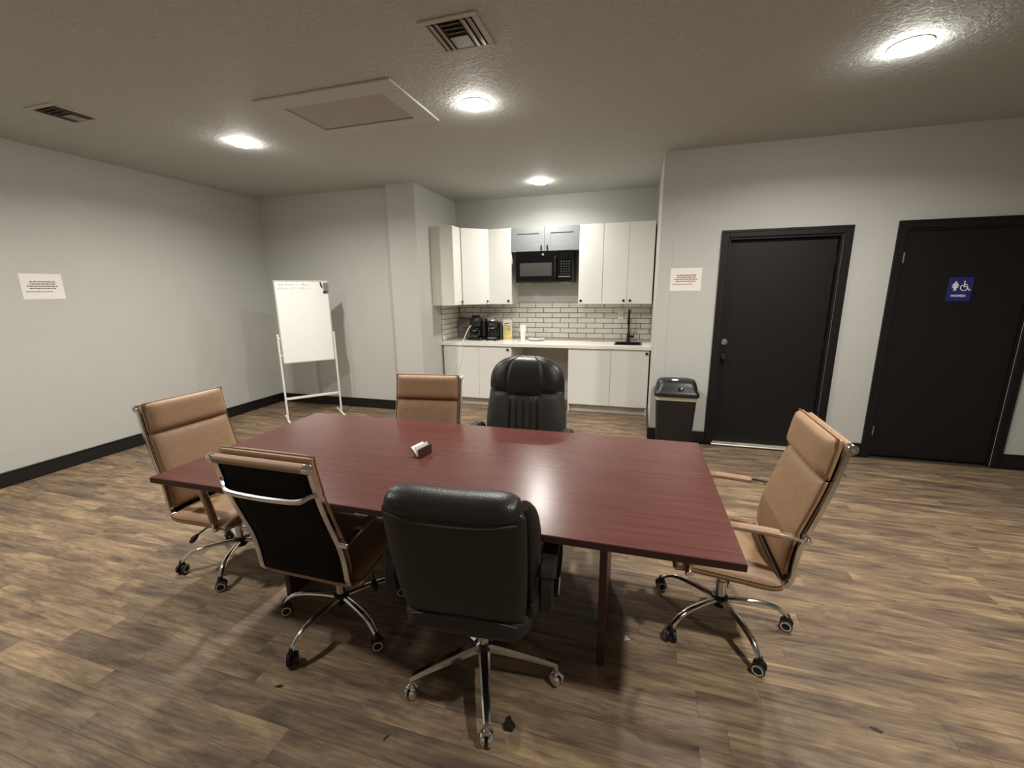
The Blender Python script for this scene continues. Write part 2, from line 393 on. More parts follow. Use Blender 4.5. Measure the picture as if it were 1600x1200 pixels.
# restroom sign on door 2
def sign():
    y = YR+.012
    r = thing('restroom_sign', 'blue restroom sign with white person and wheelchair symbols', 'sign', (2.5785, y, 1.5425))
    MB().box(-.082, .082, -.004, 0, -.1, .1, bev=.003).build('sign_plate', SIGNB, r)
    # woman pictogram
    def at(pts, cx, cz, s): return [(cx+x*s, cz+z*s) for x, z in pts]
    mb = MB()
    body = [(-.12, .30), (.12, .30), (.2, .26), (.34, -.02), (.27, -.06), (.17, .12), (.14, .12), (.27, -.22), (.13, -.22), (.13, -.52), (.02, -.52), (.02, -.22),
            (-.02, -.22), (-.02, -.52), (-.13, -.52), (-.13, -.22), (-.27, -.22), (-.14, .12), (-.17, .12), (-.27, -.06), (-.34, -.02), (-.2, .26)]
    mb.prism(at(body, -.034, .027, .075), -.0052, -.004)
    mb.lathe([(0, 0), (.0078, 0), (.0078, .0012), (0, .0012)], (-.034, -.004, .057), '-y', 16)
    # wheelchair pictogram
    cx, cz = .026, .012
    ring = [Vector((cx+.024*math.cos(a), -.0046, cz+.024*math.sin(a))) for a in [math.radians(118+i*(282/24)) for i in range(25)]]
    mb.tube(ring, .0034, 6)
    mb.lathe([(0, 0), (.0065, 0), (.0065, .0012), (0, .0012)], (cx-.002, -.004, .061), '-y', 14)
    for pth in ([(cx-.002, .052), (cx-.001, .018)], [(cx-.001, .038), (cx+.018, .036)], [(cx-.001, .020), (cx+.02, .019), (cx+.034, -.008), (cx+.046, -.006)]):
        mb.tube([Vector((p[0], -.0046, p[1])) for p in pth], .0042, 6)
    mb.build('pictogram', SIGNW, r)
    me = text_mesh('WOMEN', .026, .0004, .0006); me.materials.append(SIGNW)
    o = link('lettering', me, r, (-.004, -.0044, -.056), (PI/2, 0, 0))
    bd = MB()
    for k in range(9):
        bd.lathe([(0, 0), (.0013, 0), (.0008, .0008), (0, .0009)], (-.024+k*.005, -.004, -.08+(k % 3)*.003), '-y', 6)
    bd.build('braille_dots', SIGNB, r)
sign()

# ------------------------------------------------------------------ ceiling fittings
def vent(name, label, cx, cy):
    r = thing(name, label, 'vent', (cx, cy, CEIL), 0, 'square ceiling vents')
    h, i = .15, .118; fr = MB()
    for q in ((-h, h, -h, -i), (-h, h, i, h), (-h, -i, -i, i), (i, h, -i, i)): fr.box(*q, -.008, 0, bev=.003)
    fr.build('vent_frame', VENTM, r)
    MB().box(-i-.002, i+.002, -i-.002, i+.002, -.002, -.0002).build('vent_back', DUCT, r)
    def slat(x0, x1, y0, y1, tilt, ax):
        c = Vector(((x0+x1)/2, (y0+y1)/2, -.008)); M = Matrix.Translation(c) @ Matrix.Rotation(tilt, 4, ax)
        MB().box(-(x1-x0)/2, (x1-x0)/2, -(y1-y0)/2, (y1-y0)/2, -.0012, .0012, M=M).build('slat', VENTB, r)
    for k in (-.098, -.068): slat(k-.014, k+.014, -i+.002, i-.002, .35, 'Y')
    for k in (.068, .1): slat(k-.013, k+.013, -i+.002, i-.002, .3, 'Y')
    for k in (-.095, -.06, -.025): slat(-.048, .048, k-.013, k+.013, .5, 'X')
    slat(-.048, .048, .005, .112, 0.03, 'X')
vent('ceiling_vent', 'square louvred ceiling vent between access hatch and lamps', -.942, 2.282)
vent('ceiling_vent', 'square louvred ceiling vent next to the wall with the paper notice', -3.97, 2.32)
def hatch():
    r = thing('attic_hatch', 'rectangular painted access hatch with flat trim in the ceiling', 'hatch', (-2.05, 2.92, CEIL))
    o = (-.50, .538, -.36, .32); n = (-.39, .387, -.208, .214)
    for q in ((o[0], o[1], o[2], n[2]), (o[0], o[1], n[3], o[3]), (o[0], n[0], n[2], n[3]), (n[1], o[1], n[2], n[3])):
        MB().box(*q, -.013, 0, bev=.003).build('trim_board', HATCH, r)
    MB().box(n[0]+.009, n[1]-.009, n[2]+.009, n[3]-.009, -.005, -.0005).build('hatch_panel', mat('hatch_panel_paint', srgb(172, 169, 162), .7, var=.02, scale=8), r)
hatch()
def lamp(label, x, y, w):
    r = thing('recessed_lamp', label, 'ceiling light', (x, y, CEIL), 0, 'round lit ceiling lamps')
    MB().lathe([(.08, 0), (.097, 0), (.096, -.004), (.086, -.007), (.08, -.007), (.08, 0)], n=36).build('lamp_trim', TRIMW, r)
    MB().lathe([(.083, -.0075), (.081, -.017), (.066, -.027), (.035, -.033), (.004, -.035)], n=36).build('lamp_lens', LENS, r)
    ld = bpy.data.lights.new('lamp_light', 'AREA'); ld.shape = 'DISK'; ld.size = .14; ld.energy = w; ld.color = LAMP_COL; ld.spread = LAMP_SPREAD
    o = link('lamp_light', ld, r, (0, 0, -.038))
lamp('lit round ceiling lamp over the whiteboard side of the room', -3.311, 3.17, LAMP_W)
lamp('lit round ceiling lamp beside the access hatch, over the table', -1.155, 3.065, LAMP_W)
lamp('lit round ceiling lamp in front of the two black doors', 1.314, 3.11, LAMP_W)
lamp('lit round ceiling lamp over the kitchenette', -1.203, 5.288, KITCHEN_W)
lamp('lit round ceiling lamp behind the lamp over the whiteboard side, away from the kitchenette', -3.311, .9, FRONT_W)
lamp('lit round ceiling lamp behind the lamp before the black doors, away from the kitchenette', 1.314, .9, FRONT_W)

# ================================================================== kitchenette
CZ, CFY = .885, 5.385
# tiles: each is a child of its wall
def tiles():
    z0, ph, pw, g = .908, .0705, .242, .007
    gm = MB().box(XAL+.0005, XAR-.0005, YK-.004, YK, .886, 1.40); gm.build('grout', GROUT, wk)
    MB().box(XAL+.012, XAR-.001, YK-.012, YK-.003, .886, .906).build('caulk_strip', CAULK, wk)
    MB().box(XAL, XAL+.004, 5.432, YK-.005, .886, 1.40).build('grout', GROUT, wal)
    MB().box(XAL+.003, XAL+.012, 5.434, YK-.014, .886, .906).build('caulk_strip', CAULK, wal)
    cache = {}
    def tile(par, kind, a, c, za, zb):
        key = (kind, round(c-a, 4), round(zb-za, 4)); w, h = (c-a)/2, (zb-za)/2
        if key not in cache:
            mb = MB(); t, bv = .0085, .002
            if kind == 'back': mb.box(-w, w, -t, 0, -h, h, bev=bv, seg=1)
            else: mb.box(0, t, -w, w, -h, h, bev=bv, seg=1)
            cache[key] = mb.build('tile', TILE, par); o = cache[key]
        else: o = cache[key].copy(); COL.objects.link(o); o.parent = par
        o.location = ((a+c)/2, YK-.0035, (za+zb)/2) if kind == 'back' else (XAL+.0035, (a+c)/2, (za+zb)/2)
    for r in range(7):
        za = z0+r*ph+g/2; zb = min(z0+(r+1)*ph-g/2, 1.40)
        off = -1.076 if (r % 2 == 1) else -1.196
        k = math.floor((XAL-off)/pw); x = off+k*pw
        while x < XAR:
            a, c = max(x+g/2, XAL+.014), min(x+pw-g/2, XAR-.002)
            if c-a > .012: tile(wk, 'back', a, c, za, zb)
            x += pw
        off = 5.545 if (r % 2 == 1) else 5.66
        x = off-pw*2
        while x < YK:
            a, c = max(x+g/2, 5.434), min(x+pw-g/2, YK-.014)
            if c-a > .012: tile(wal, 'left', a, c, za, zb)
            x += pw
tiles()

def knob(parent, loc, axis='-y', mb_r=.016):
    return MB().lathe([(0, 0), (.005, 0), (.005, .012), (mb_r, .016), (mb_r*1.08, .021), (mb_r*.9, .027), (0, .028)], loc, axis, 16).build('knob', BLKPL, parent)
def base_cab(label, x0, x1, splits, knobs):
    r = thing('base_cabinet', label, 'cabinet', (x0, CFY+.03, 0))
    w = x1-x0; d = YK-.002-(CFY+.03); t = .018
    mb = MB()
    mb.box(0, t, .02, d, 0, .846); mb.box(w-t, w, .02, d, 0, .846); mb.box(t, w-t, d-t, d, .1, .846); mb.box(t, w-t, .02, d-t, .1, .118); mb.box(t, w-t, .02, .09, .828, .846)
    mb.build('body', CABIN, r)
    MB().box(t, w-t, .065, .08, 0, .1).build('toe_kick', mat('grey_toe_kick', srgb(190, 184, 172), .5), r)
    ed = [0]+[s-x0 for s in splits]+[w]
    for i in range(len(ed)-1):
        dr = MB().box(ed[i]+.0015, ed[i+1]-.0015, 0, .019, .112, .838, bev=.0015).build('door', CAB, r)
        if knobs[i] is not None: knob(dr, (knobs[i]-x0, 0, .802))
    return r
base_cab('white base cabinet under the coffee makers', -2.608, -1.62, [-2.088], [None, -1.668])
base_cab('white base cabinet under the sink', -.857, .138, [-.322], [None, .106])
def counter():
    sx0, sx1, sy0, sy1 = -.285, .03, 5.56, 5.86
    mb = MB(); z0, z1 = .8475, CZ
    x0, x1, y0, y1 = XAL+.001, XAR-.001, CFY, YK-.013
    mb.box(x0, sx0, y0, y1, z0, z1); mb.box(sx1, x1, y0, y1, z0, z1); mb.box(sx0, sx1, y0, sy0, z0, z1); mb.box(sx0, sx1, sy1, y1, z0, z1)
    tag(mb.build('countertop', COUNT), 'long white countertop carrying the coffee makers and sink', 'countertop')
    s = thing('sink', 'black rectangular sink set into the white countertop', 'sink', (0, 0, CZ))
    b = MB()
    def rr(x0, x1, y0, y1, z, r, n=5):
        out = []
        for cx, cy, a0 in ((x1-r, y1-r, 0), (x0+r, y1-r, 90), (x0+r, y0+r, 180), (x1-r, y0+r, 270)):
            for k in range(n+1):
                a = math.radians(a0+90*k/n); out.append(Vector((cx+r*math.cos(a), cy+r*math.sin(a), z)))
        return out
    e = .012
    rings = [rr(sx0-e, sx1+e, sy0-e, sy1+e, .001, .03), rr(sx0-e, sx1+e, sy0-e, sy1+e, .005, .03), rr(sx0+.008, sx1-.008, sy0+.008, sy1-.008, .005, .025),
             rr(sx0+.01, sx1-.01, sy0+.01, sy1-.01, -.03, .025), rr(sx0+.02, sx1-.02, sy0+.02, sy1-.02, -.16, .03), rr(sx0+.12, sx1-.12, sy0+.12, sy1-.12, -.165, .02)]
    b.loft(rings, cap=False); b.add(rings[-1], [tuple(range(len(rings[-1])))]); b.build('basin', mat('black_sink_composite', srgb(20, 18, 17), .35), s)
    MB().lathe([(0, -.163), (.035, -.163), (.035, -.160), (.02, -.159), (0, -.159)], ((sx0+sx1)/2, (sy0+sy1)/2, 0)).build('drain', STEEL, s)
    f = thing('faucet', 'tall black pull-down faucet behind the sink', 'faucet', (-.132, 5.945, CZ))
    BL = mat('matte_black_metal', srgb(18, 17, 17), .4, .3)
    MB().lathe([(0, 0), (.028, 0), (.028, .006), (.024, .012), (.022, .09), (.019, .11), (0, .11)], n=18).build('faucet_body', BL, f)
    MB().tube(cr([(0, 0, .1), (0, 0, .25), (0, -.002, .36), (0, -.03, .41), (0, -.08, .42), (0, -.125, .395), (0, -.14, .34)], 6), .0135, 12).build('spout', BL, f)
    MB().lathe([(.0, 0), (.017, 0), (.019, .03), (.016, .11), (0, .11)], (0, -.14, .235)).build('spray_head', BL, f)
    h = MB().lathe([(0, 0), (.016, 0), (.016, .055), (0, .055)], (.02, 0, .068), 'x', 14)
    h.tube([(.068, 0, .07), (.066, 0, .1), (.063, -.005, .135)], [.006, .006, .004], 8); h.build('lever_handle', BL, f)
counter()
# outlet
o = thing('wall_outlet', 'white double power outlet on the tiles beside the faucet', 'outlet', (-.247, YK-.0125, 1.233))
MB().box(-.036, .036, -.006, 0, -.058, .058, bev=.002).build('cover_plate', WHITEP, o)
for z in (-.02, .02):
    k = MB().box(-.016, .016, -.0085, -.005, z-.013, z+.013, bev=.002).build('socket', WHITEP, o)
    MB().box(-.007, -.005, -.0088, -.008, z-.004, z+.006).box(.005, .007, -.0088, -.008, z-.004, z+.006).build('slot', DUCT, k)

# wall cabinets ------------------------------------------------------
UZ0, UZ1, UFY = 1.392, 2.382, 5.70
def carcass(mb, x0, x1, y0, y1, z0, z1, t=.018):
    mb.box(x0, x0+t, y0, y1, z0, z1); mb.box(x1-t, x1, y0, y1, z0, z1); mb.box(x0+t, x1-t, y0, y1, z0, z0+t); mb.box(x0+t, x1-t, y0, y1, z1-t, z1); mb.box(x0+t, x1-t, y1-.01, y1, z0+t, z1-t)
def wall_cab(label, x0, x1, splits, knobs, z0=UZ0, z1=UZ1):
    r = thing('wall_cabinet', label, 'cabinet', (0, 0, 0))
    mb = MB(); carcass(mb, x0, x1, UFY+.02, YK-.002, z0, z1); mb.build('body', CABIN, r)
    ed = [x0]+splits+[x1]
    for i in range(len(ed)-1):
        dr = MB().box(ed[i]+.0015, ed[i+1]-.0015, UFY, UFY+.0185, z0+.001, z1-.001, bev=.0015).build('door', CAB, r)
        knob(dr, (knobs[i], UFY, z0+.042))
wall_cab('narrow white wall cabinet between microwave and diagonal corner cabinet', -2.015, -1.69, [], [-1.735])
wall_cab('single-door white wall cabinet beside the microwave, on the sink side', -.784, -.479, [], [-.748])
wall_cab('double-door white wall cabinet above the faucet', -.477, .136, [-.168], [-.208, -.128])
def corner_cab():
    r = thing('corner_wall_cabinet', 'white corner wall cabinet with a diagonal door', 'cabinet')
    x0, y1 = XAL+.002, YK-.002; xa, ya, xb, yb = -2.311, 5.444, -2.02, UFY+.02
    def ring(z, k=0): return [Vector(p) for p in ((x0, ya, z), (xa, ya, z), (xb, yb, z), (xb, y1, z), (x0, y1, z))]
    MB().loft([ring(UZ0), ring(UZ1)]).build('body', CABIN, r)
    dv = Vector((xb-xa, yb-ya, 0)); L = dv.length; dv.normalize(); ang = math.atan2(dv.y, dv.x)
    M = Matrix.Translation((xa, ya, 0)) @ Matrix.Rotation(ang, 4, 'Z')
    d = MB().box(.004, L-.004, -.019, -.0005, UZ0+.001, UZ1-.001, bev=.0015, M=M).build('door', CAB, r)
    k = MB().lathe([(0, 0), (.005, 0), (.005, .012), (.0125, .016), (.0135, .021), (.011, .027), (0, .028)], (0, 0, 0), '-y', 16).build('knob', BLKPL, d, tuple(M @ Vector((L-.045, -.019, UZ0+.042))), (0, 0, ang))
    r = thing('side_wall_cabinet', 'narrow white wall cabinet on the side wall, its end panel facing the room', 'cabinet')
    mb = MB(); ys, ye, xf = 5.197, 5.442, -2.33
    mb.box(x0, xf, ys, ys+.018, UZ0, UZ1); mb.box(x0, xf, ye-.018, ye, UZ0, UZ1); mb.box(x0, xf, ys+.018, ye-.018, UZ0, UZ0+.018); mb.box(x0, xf, ys+.018, ye-.018, UZ1-.018, UZ1); mb.box(x0, x0+.01, ys+.018, ye-.018, UZ0+.018, UZ1-.018)
    mb.build('body', CABIN, r)
    d = MB().box(xf+.0005, xf+.019, ys+.0015, ye-.0015, UZ0+.001, UZ1-.001, bev=.0015).build('door', CAB, r)
    knob(d, (xf+.019, ye-.04, UZ0+.042), 'x')
corner_cab()
def gray_cab():
    r = thing('bridge_cabinet', 'grey shaker cabinet with two doors above the microwave', 'cabinet')
    x0, x1, z0, z1 = -1.688, -.786, 2.075, 2.376; y = UFY
    mb = MB(); carcass(mb, x0, x1, y+.02, YK-.002, z0, z1); mb.build('body', GRAYC, r)
    xm = (x0+x1)/2
    for a, c, kx in ((x0+.002, xm-.0015, xm-.04), (xm+.0015, x1-.002, xm+.04)):
        s = .075; d = MB()
        for q in ((a, a+s, z0, z1), (c-s, c, z0, z1), (a+s, c-s, z0, z0+s), (a+s, c-s, z1-s, z1)): d.box(q[0], q[1], y, y+.019, q[2], q[3], bev=.0008, seg=1)
        d = d.build('door', GRAYC, r)
        MB().box(a+s-.004, c-s+.004, y+.009, y+.018, z0+s-.004, z1-s+.004).build('panel', GRAYC, d)
        k = MB(); k.lathe([(0, 0), (.005, 0), (.005, .01), (.011, .014), (.012, .02), (.009, .025), (0, .026)], (kx, y, z0+.062), '-y', 14)
        k.lathe([(0, 0), (.005, 0), (.005, .01), (.011, .014), (.012, .02), (.009, .025), (0, .026)], (kx, y, z0+.04), '-y', 14); k.build('knob', BLKPL, d)
gray_cab()
def microwave():
    r = thing('microwave', 'black over-the-range microwave hung under the grey cabinet', 'microwave')
    x0, x1, z0, z1, y = -1.617, -.862, 1.672, 2.073, 5.645
    MB().box(x0, x1, y+.03, YK-.005, z0, z1, bev=.004).build('body', MWBODY, r)
    d = MB().box(x0, x1-.19, y, y+.03, z0+.012, z1, bev=.004).build('door', GLASSB, r)
    MB().box(x0+.06, x1-.265, y-.001, y+.004, z0+.085, z1-.15, bev=.001).build('window', MWWIN, d)
    MB().tube([(x1-.215, y+.002, z1-.075), (x1-.215, y-.035, z1-.085), (x1-.215, y-.038, z0+.2), (x1-.215, y-.035, z0+.06), (x1-.215, y+.002, z0+.05)], .011, 10).build('handle', BLKPL, d)
    MB().lathe([(0, 0), (.016, 0), (.016, .002), (0, .002)], (x0+.372, y, z1-.045), '-y', 20).build('badge', SILV, d)
    p = MB().box(x1-.188, x1, y, y+.03, z0+.012, z1, bev=.004).build('control_panel', GLASSB, r)
    bt = MB()
    for i in range(4):
        for j in range(6): bt.box(x1-.15+i*.034, x1-.132+i*.034, y-.0012, y+.001, z0+.1+j*.031, z0+.113+j*.031)
    bt.build('buttons', mat('dim_key_print', srgb(58, 58, 58), .5), p)
    MB().box(x1-.17, x1-.03, y-.0012, y+.001, z1-.09, z1-.045).build('display', mat('dark_display', srgb(10, 14, 16), .1), p)
    MB().box(x1-.178, x1-.02, y-.003, y+.001, z0+.068, z0+.078).build('trim_strip', SILV, p)
    MB().box(x0, x1, y+.004, y+.05, z0, z0+.011).build('vent_grille', BLKPL, r)
    for a in (.08, .6): MB().box(x0+a, x0+a+.1, y+.08, y+.14, z0-.004, z0+.002, bev=.001).build('underside_lamp', WHITEP, r)
microwave()

# counter-top things ------------------------------------------------------
t = thing('storage_box', 'grey weathered-wood box standing against the tiles behind coffee maker', 'box', (-2.49, 5.99, CZ), 0)
MB().box(-.12, .12, -.05, .05, .001, .285, bev=.003).build('box_body', GWOOD, t)
MB().box(-.122, .122, -.052, .052, .2855, .293, bev=.002).build('lid', mat('dark_wood_edge', srgb(52, 48, 44), .7, var=.2), t)
MB().box(-.03, .03, -.0505, -.0495, .145, .16).build('burnt_mark', mat('burnt_stencil', srgb(66, 60, 56), .8, var=.3), t)
def coffee_maker():
    r = thing('coffee_maker', 'black coffee maker with round lid and white cord', 'coffee maker', (-2.225, 5.77, CZ), -.2)
    MB().box(-.125, .11, -.11, .12, .0, .035, bev=.012).build('base', BLKPL, r)
    MB().box(-.125, .11, .0, .12, .035, .30, bev=.02).build('water_tank', BLKPL, r)
    MB().lathe([(0, .04), (.075, .04), (.086, .07), (.088, .12), (.075, .165), (.06, .18), (0, .182)], (-.01, -.045, 0), n=24).build('carafe', GLASSB, r)
    MB().lathe([(0, .2), (.08, .2), (.088, .23), (.088, .29), (.075, .315), (0, .318)], (-.01, -.03, 0), n=24).build('brew_head', BLKPL, r)
    MB().lathe([(0, .318), (.06, .318), (.062, .34), (.05, .352), (0, .354)], (-.01, -.03, 0), n=24).build('lid', GLASSB, r)
    MB().tube(cr([(.07, -.08, .16), (.1, -.12, .15), (.105, -.125, .1), (.08, -.09, .07)], 5), .008, 8).build('carafe_handle', BLKPL, r)
    r = thing('pod_brewer', 'black pod brewer with silver lid beside the yellow carton', 'coffee maker', (-1.995, 5.81, CZ), .0)
    MB().box(-.085, .085, -.11, .11, 0, .03, bev=.01).build('base', BLKPL, r)
    MB().box(-.085, .085, .01, .11, .03, .25, bev=.015).build('tower', BLKPL, r)
    MB().lathe([(0, .17), (.06, .17), (.072, .18), (.074, .262), (.06, .275), (0, .276)], (0, -.03, 0), n=24).build('brew_head', BLKPL, r)
    MB().lathe([(0, .276), (.06, .276), (.055, .292), (.03, .3), (0, .3)], (0, -.03, 0), n=24).build('lid', SILV, r)
    MB().box(-.035, .035, -.106, -.1, .226, .234).build('name_strip', SILV, r)
    MB().tube([(-.04, -.09, .176), (0, -.107, .174), (.04, -.09, .176)], .005, 8).build('handle_trim', SILV, r)
    MB().box(-.055, .055, -.125, -.02, .03, .04, bev=.003).build('drip_tray', SILV, r)
    MB().box(.0865, .112, -.03, .1, .0, .215, bev=.01).build('water_reservoir', GLASSB, r)
    for x in (-.06, .062): MB().box(x-.018, x+.018, -.15, -.105, 0, .02, bev=.006).build('foot', BLKPL, r)
coffee_maker()
cord = MB().tube(cr([(-2.275, 5.64, 1.10), (-2.30, 5.60, 1.06), (-2.315, 5.52, .975), (-2.315, 5.42, .90), (-2.322, 5.372, .885), (-2.335, 5.36, .83), (-2.375, 5.35, .67), (-2.44, 5.345, .50), (-2.49, 5.33, .3), (-2.46, 5.31, .1), (-2.42, 5.27, .008), (-2.47, 5.2, .006), (-2.56, 5.13, .006)], 8), .0045, 8)
tag(cord.build('power_cord', WHITEP), 'white power cord hanging from the coffee maker over the counter edge', 'cord')
def carton():
    r = thing('drink_carton', 'yellow and white printed carton beside the foam cups', 'carton', (-1.812, 5.90, CZ), .05)
    MB().box(-.064, .064, -.035, .035, 0, .285, bev=.002).build('carton_body', CARTW, r)
    MB().box(-.05, .05, -.0358, -.0345, .06, .19).build('yellow_print', YEL, r)
    MB().box(-.064, .064, -.0361, -.0349, .002, .045).build('base_band', ORAN, r)
    def wave(z, a, w, rr): return [(x*w, -.0362, z+a*math.sin(x*5)) for x in [i/12-.5 for i in range(13)]]
    MB().tube(wave(.232, .004, .085, 0), .006, 6).tube(wave(.197, -.004, .09, 0), .004, 6).tube([(.02+.018*math.cos(a), -.0362, .15+.016*math.sin(a)) for a in [i*.5 for i in range(12)]], .0035, 6).build('printed_mark', INKD, r)
    MB().lathe([(0, 0), (.014, 0), (.014, .0012), (0, .0012)], (.02, -.0355, .075), '-y', 14).lathe([(0, 0), (.012, 0), (.012, .0012), (0, .0012)], (-.018, -.0355, .06), '-y', 14).build('printed_fruit', mat('pale_mauve_print', srgb(196, 178, 160), .6, var=.15), r)
carton()
r = thing('cup_stack', 'stack of white foam cups upside down on the counter', 'cups', (-1.535, 5.70, CZ))
pr = [(0, 0)]
r2 = MB().lathe([(0, 0), (.026, 0), (.03, .012), (.031, .06), (.034, .1), (.036, .12), (.0365, .128), (.043, .131), (.0435, .144), (.043, .147), (.044, .15), (.0442, .163), (.0435, .166), (.0446, .169), (.045, .183), (.044, .186), (.045, .19), (.0455, .206), (.047, .209), (.047, .216), (.041, .217), (.03, .19), (0, .188)], n=28)
r2.build('nested_cups', FOAM, r)
for k in (.2165,): MB().lathe([(.043, k-.004), (.0475, k-.003), (.0475, k), (.043, k+.001), (.043, k-.004)], n=28).build('cup_rim', FOAM, r)
r = thing('plate_stack', 'white foam plates on the countertop beside the cups', 'plates', (-1.375, 5.84, CZ))
for k in range(4): MB().lathe([(0, .001), (.07, .001), (.078, .004), (.115, .016), (.119, .0165), (.119, .019), (.112, .0185), (.074, .0065), (0, .0045)], (0, 0, k*.004), n=36).build('plate', FOAM, r)

# ================================================================== bin
def bin_():
    r = thing('trash_bin', 'black plastic trash bin with domed lid and white liner edge', 'trash bin', (.383, 4.425, 0))
    def rr(w, d, z, rad=.03, n=4, oy=0):
        out = []
        for sx, sy, a0 in ((1, 1, 0), (-1, 1, 90), (-1, -1, 180), (1, -1, 270)):
            for k in range(n+1):
                a = math.radians(a0+90*k/n); out.append(Vector((sx*(w-rad)+rad*math.cos(a), oy+sy*(d-rad)+rad*math.sin(a), z)))
        return out
    MB().loft([rr(.155, .105, 0), rr(.16, .108, .01), rr(.187, .128, .54), rr(.18, .121, .54), rr(.155, .1, .02)], cap=True).build('bin_body', BLKPL, r)
    MB().loft([rr(.188, .129, .505), rr(.19, .131, .508), rr(.192, .1325, .545), rr(.184, .125, .547)], cap=False).build('liner', LINER, r)
    L = [rr(.203, .146, .545, .04), rr(.207, .15, .552, .04), rr(.207, .15, .578, .04), rr(.200, .144, .588, .04), rr(.192, .137, .6, .05), rr(.186, .125, .64, .06), rr(.178, .105, .675, .07), rr(.165, .08, .695, .06), rr(.12, .05, .705, .045)]
    MB().loft(L).build('lid', BLKPL, r)
    MB().box(-.14, .14, -.1, -.005, -.002, .003, bev=.002, M=Matrix.Translation((0, -.0485, .668)) @ Matrix.Rotation(.68, 4, 'X')).build('swing_flap', mat('glossy_black_plastic', srgb(20, 20, 20), .22), r)
    M = Matrix.Translation((-.02, -.066, .7025)) @ Matrix.Rotation(.33, 4, 'X')
    e = [M @ Vector((.032*math.cos(2*PI*k/24), .016*math.sin(2*PI*k/24), 0)) for k in range(24)]
    MB().loft([e, [p+Vector((0, 0, .0015)) for p in e]]).build('sticker', WHITEP, r)
    c = MB().lathe([(0, 0), (.045, 0), (.04, .01), (.025, .017), (0, .019)], (0, 0, 0), 'z', 20)
    c.build('push_button', mat('glossy_black_plastic', srgb(20, 20, 20), .15), r, (.03, -.105, .634), (.75, 0, 0))
bin_()

# ================================================================== papers on the walls
def notice(label, loc, rz, ink):
    r = thing('paper_notice', label, 'notice', loc, rz)
    MB().box(-.1425, .1425, -.0012, -.0002, -.109, .109).build('sheet', PAPER, r)
    rng = random.Random(5); ln = MB(); ln2 = MB()
    for j, (a, c) in enumerate(((-.085, .09), (-.085, .09), (-.105, .108), (-.09, .09))):
        x = a
        while x < c-.01:
            w = min(rng.uniform(.012, .03), c-x); ln.box(x, x+w, -.0016, -.001, .04-j*.019-.0045, .04-j*.019+.0045); x += w+.004
    x = -.115
    while x < .045:
        w = rng.uniform(.01, .022); ln2.box(x, x+w, -.0016, -.001, -.048, -.042); x += w+.004
    ln.build('printed_lines', ink, r); ln2.build('small_print', INKG, r)
notice('white paper notice taped to the wall above the bin', (.4145, YR, 1.66), 0, INKR)
notice('white paper notice on the bare wall beside the whiteboard', (XL, 2.52, 1.653), PI/2, INKG)

# ================================================================== whiteboard easel
def easel():
    a = Vector((-4.147, 4.102, 0)); bvec = Vector((-3.739, 4.588, 0)); u = (bvec-a); L = u.length; rz = math.atan2(u.y, u.x)
    r = thing('whiteboard_easel', 'white mobile whiteboard easel with writing along its top edge', 'whiteboard', tuple(a), rz)
    # local x along the board, local -y is the face side
    bd = MB().box(.032, L-.022, -.008, .008, .74, 1.712).build('board', BOARD, r)
    fr = MB()
    for q in ((.022, .036, .73, 1.722), (L-.026, L-.012, .73, 1.722)): fr.box(q[0], q[1], -.011, .011, q[2], q[3], bev=.002)
    for q in ((.73, .744), (1.708, 1.722)): fr.box(.036, L-.026, -.011, .011, q[0], q[1], bev=.002)
    fr.build('board_frame', ALU, r)
    for x in (0, L):
        MB().box(x-.011, x+.011, -.011, .011, .03, 1.09, bev=.003).build('post', WMET, r)
        MB().box(x-.012, x+.012, -.24, .25, .006, .03, bev=.004).build('foot', WMET, r)
    MB().box(.011, L-.011, -.01, .01, .275, .305, bev=.004).build('cross_bar', WMET, r)
    for z in (1.035, .828):
        MB().lathe([(0, 0), (.006, 0), (.006, .012), (.014, .016), (.014, .028), (0, .03)], (-.011, 0, z), 'x', 12).build('clamp_knob', WMET, r, None, None)
    # handwriting: two rows of loose marker strokes
    rng = random.Random(11); hw = MB()
    for j, z in enumerate((1.672, 1.628)):
        x = .07
        for k in range(13):
            s = .011; n = rng.randint(3, 4); p = [Vector((x+rng.uniform(-s, s)*.8, -.0085, z+rng.uniform(-s, s)*1.2-k*.0002)) for _ in range(n)]
            hw.tube(p, .0019, 5); x += .03 if k > 2 else .018
    hw.build('handwriting', mat('grey_marker_ink', srgb(96, 98, 98), .7), r)
    e0 = a+u.normalized()*(L-.05)
    m_ = thing('board_eraser', 'grey felt eraser stuck to the whiteboard corner', 'eraser', tuple(e0+Vector((0, 0, 1.59))), rz)
    MB().box(-.022, .03, -.037, -.012, .0, .105, bev=.004).build('eraser_body', mat('grey_felt', srgb(150, 150, 142), .8, var=.1), m_)
    MB().box(-.022, .03, -.0445, -.0375, .0, .105, bev=.002).build('eraser_back', mat('grey_plastic', srgb(120, 120, 114), .5), m_)
    for nm, lb, p, q in (('board_marker', 'black marker stuck to the whiteboard beside the eraser', (-.042, -.02, 1.645), (-.054, -.02, 1.70)),
                         ('marker_cap', 'small dark marker cap stuck to the whiteboard below the eraser', (-.03, -.02, 1.578), (.012, -.02, 1.584))):
        rm = thing(nm, lb, 'marker', tuple(e0), rz)
        P, Q = Vector(p), Vector(q); MB().tube([P, P.lerp(Q, .6)], .009, 10).build('barrel', RUB, rm); MB().tube([P.lerp(Q, .62), Q], .0075, 10).build('cap', SCRAP, rm)
easel()

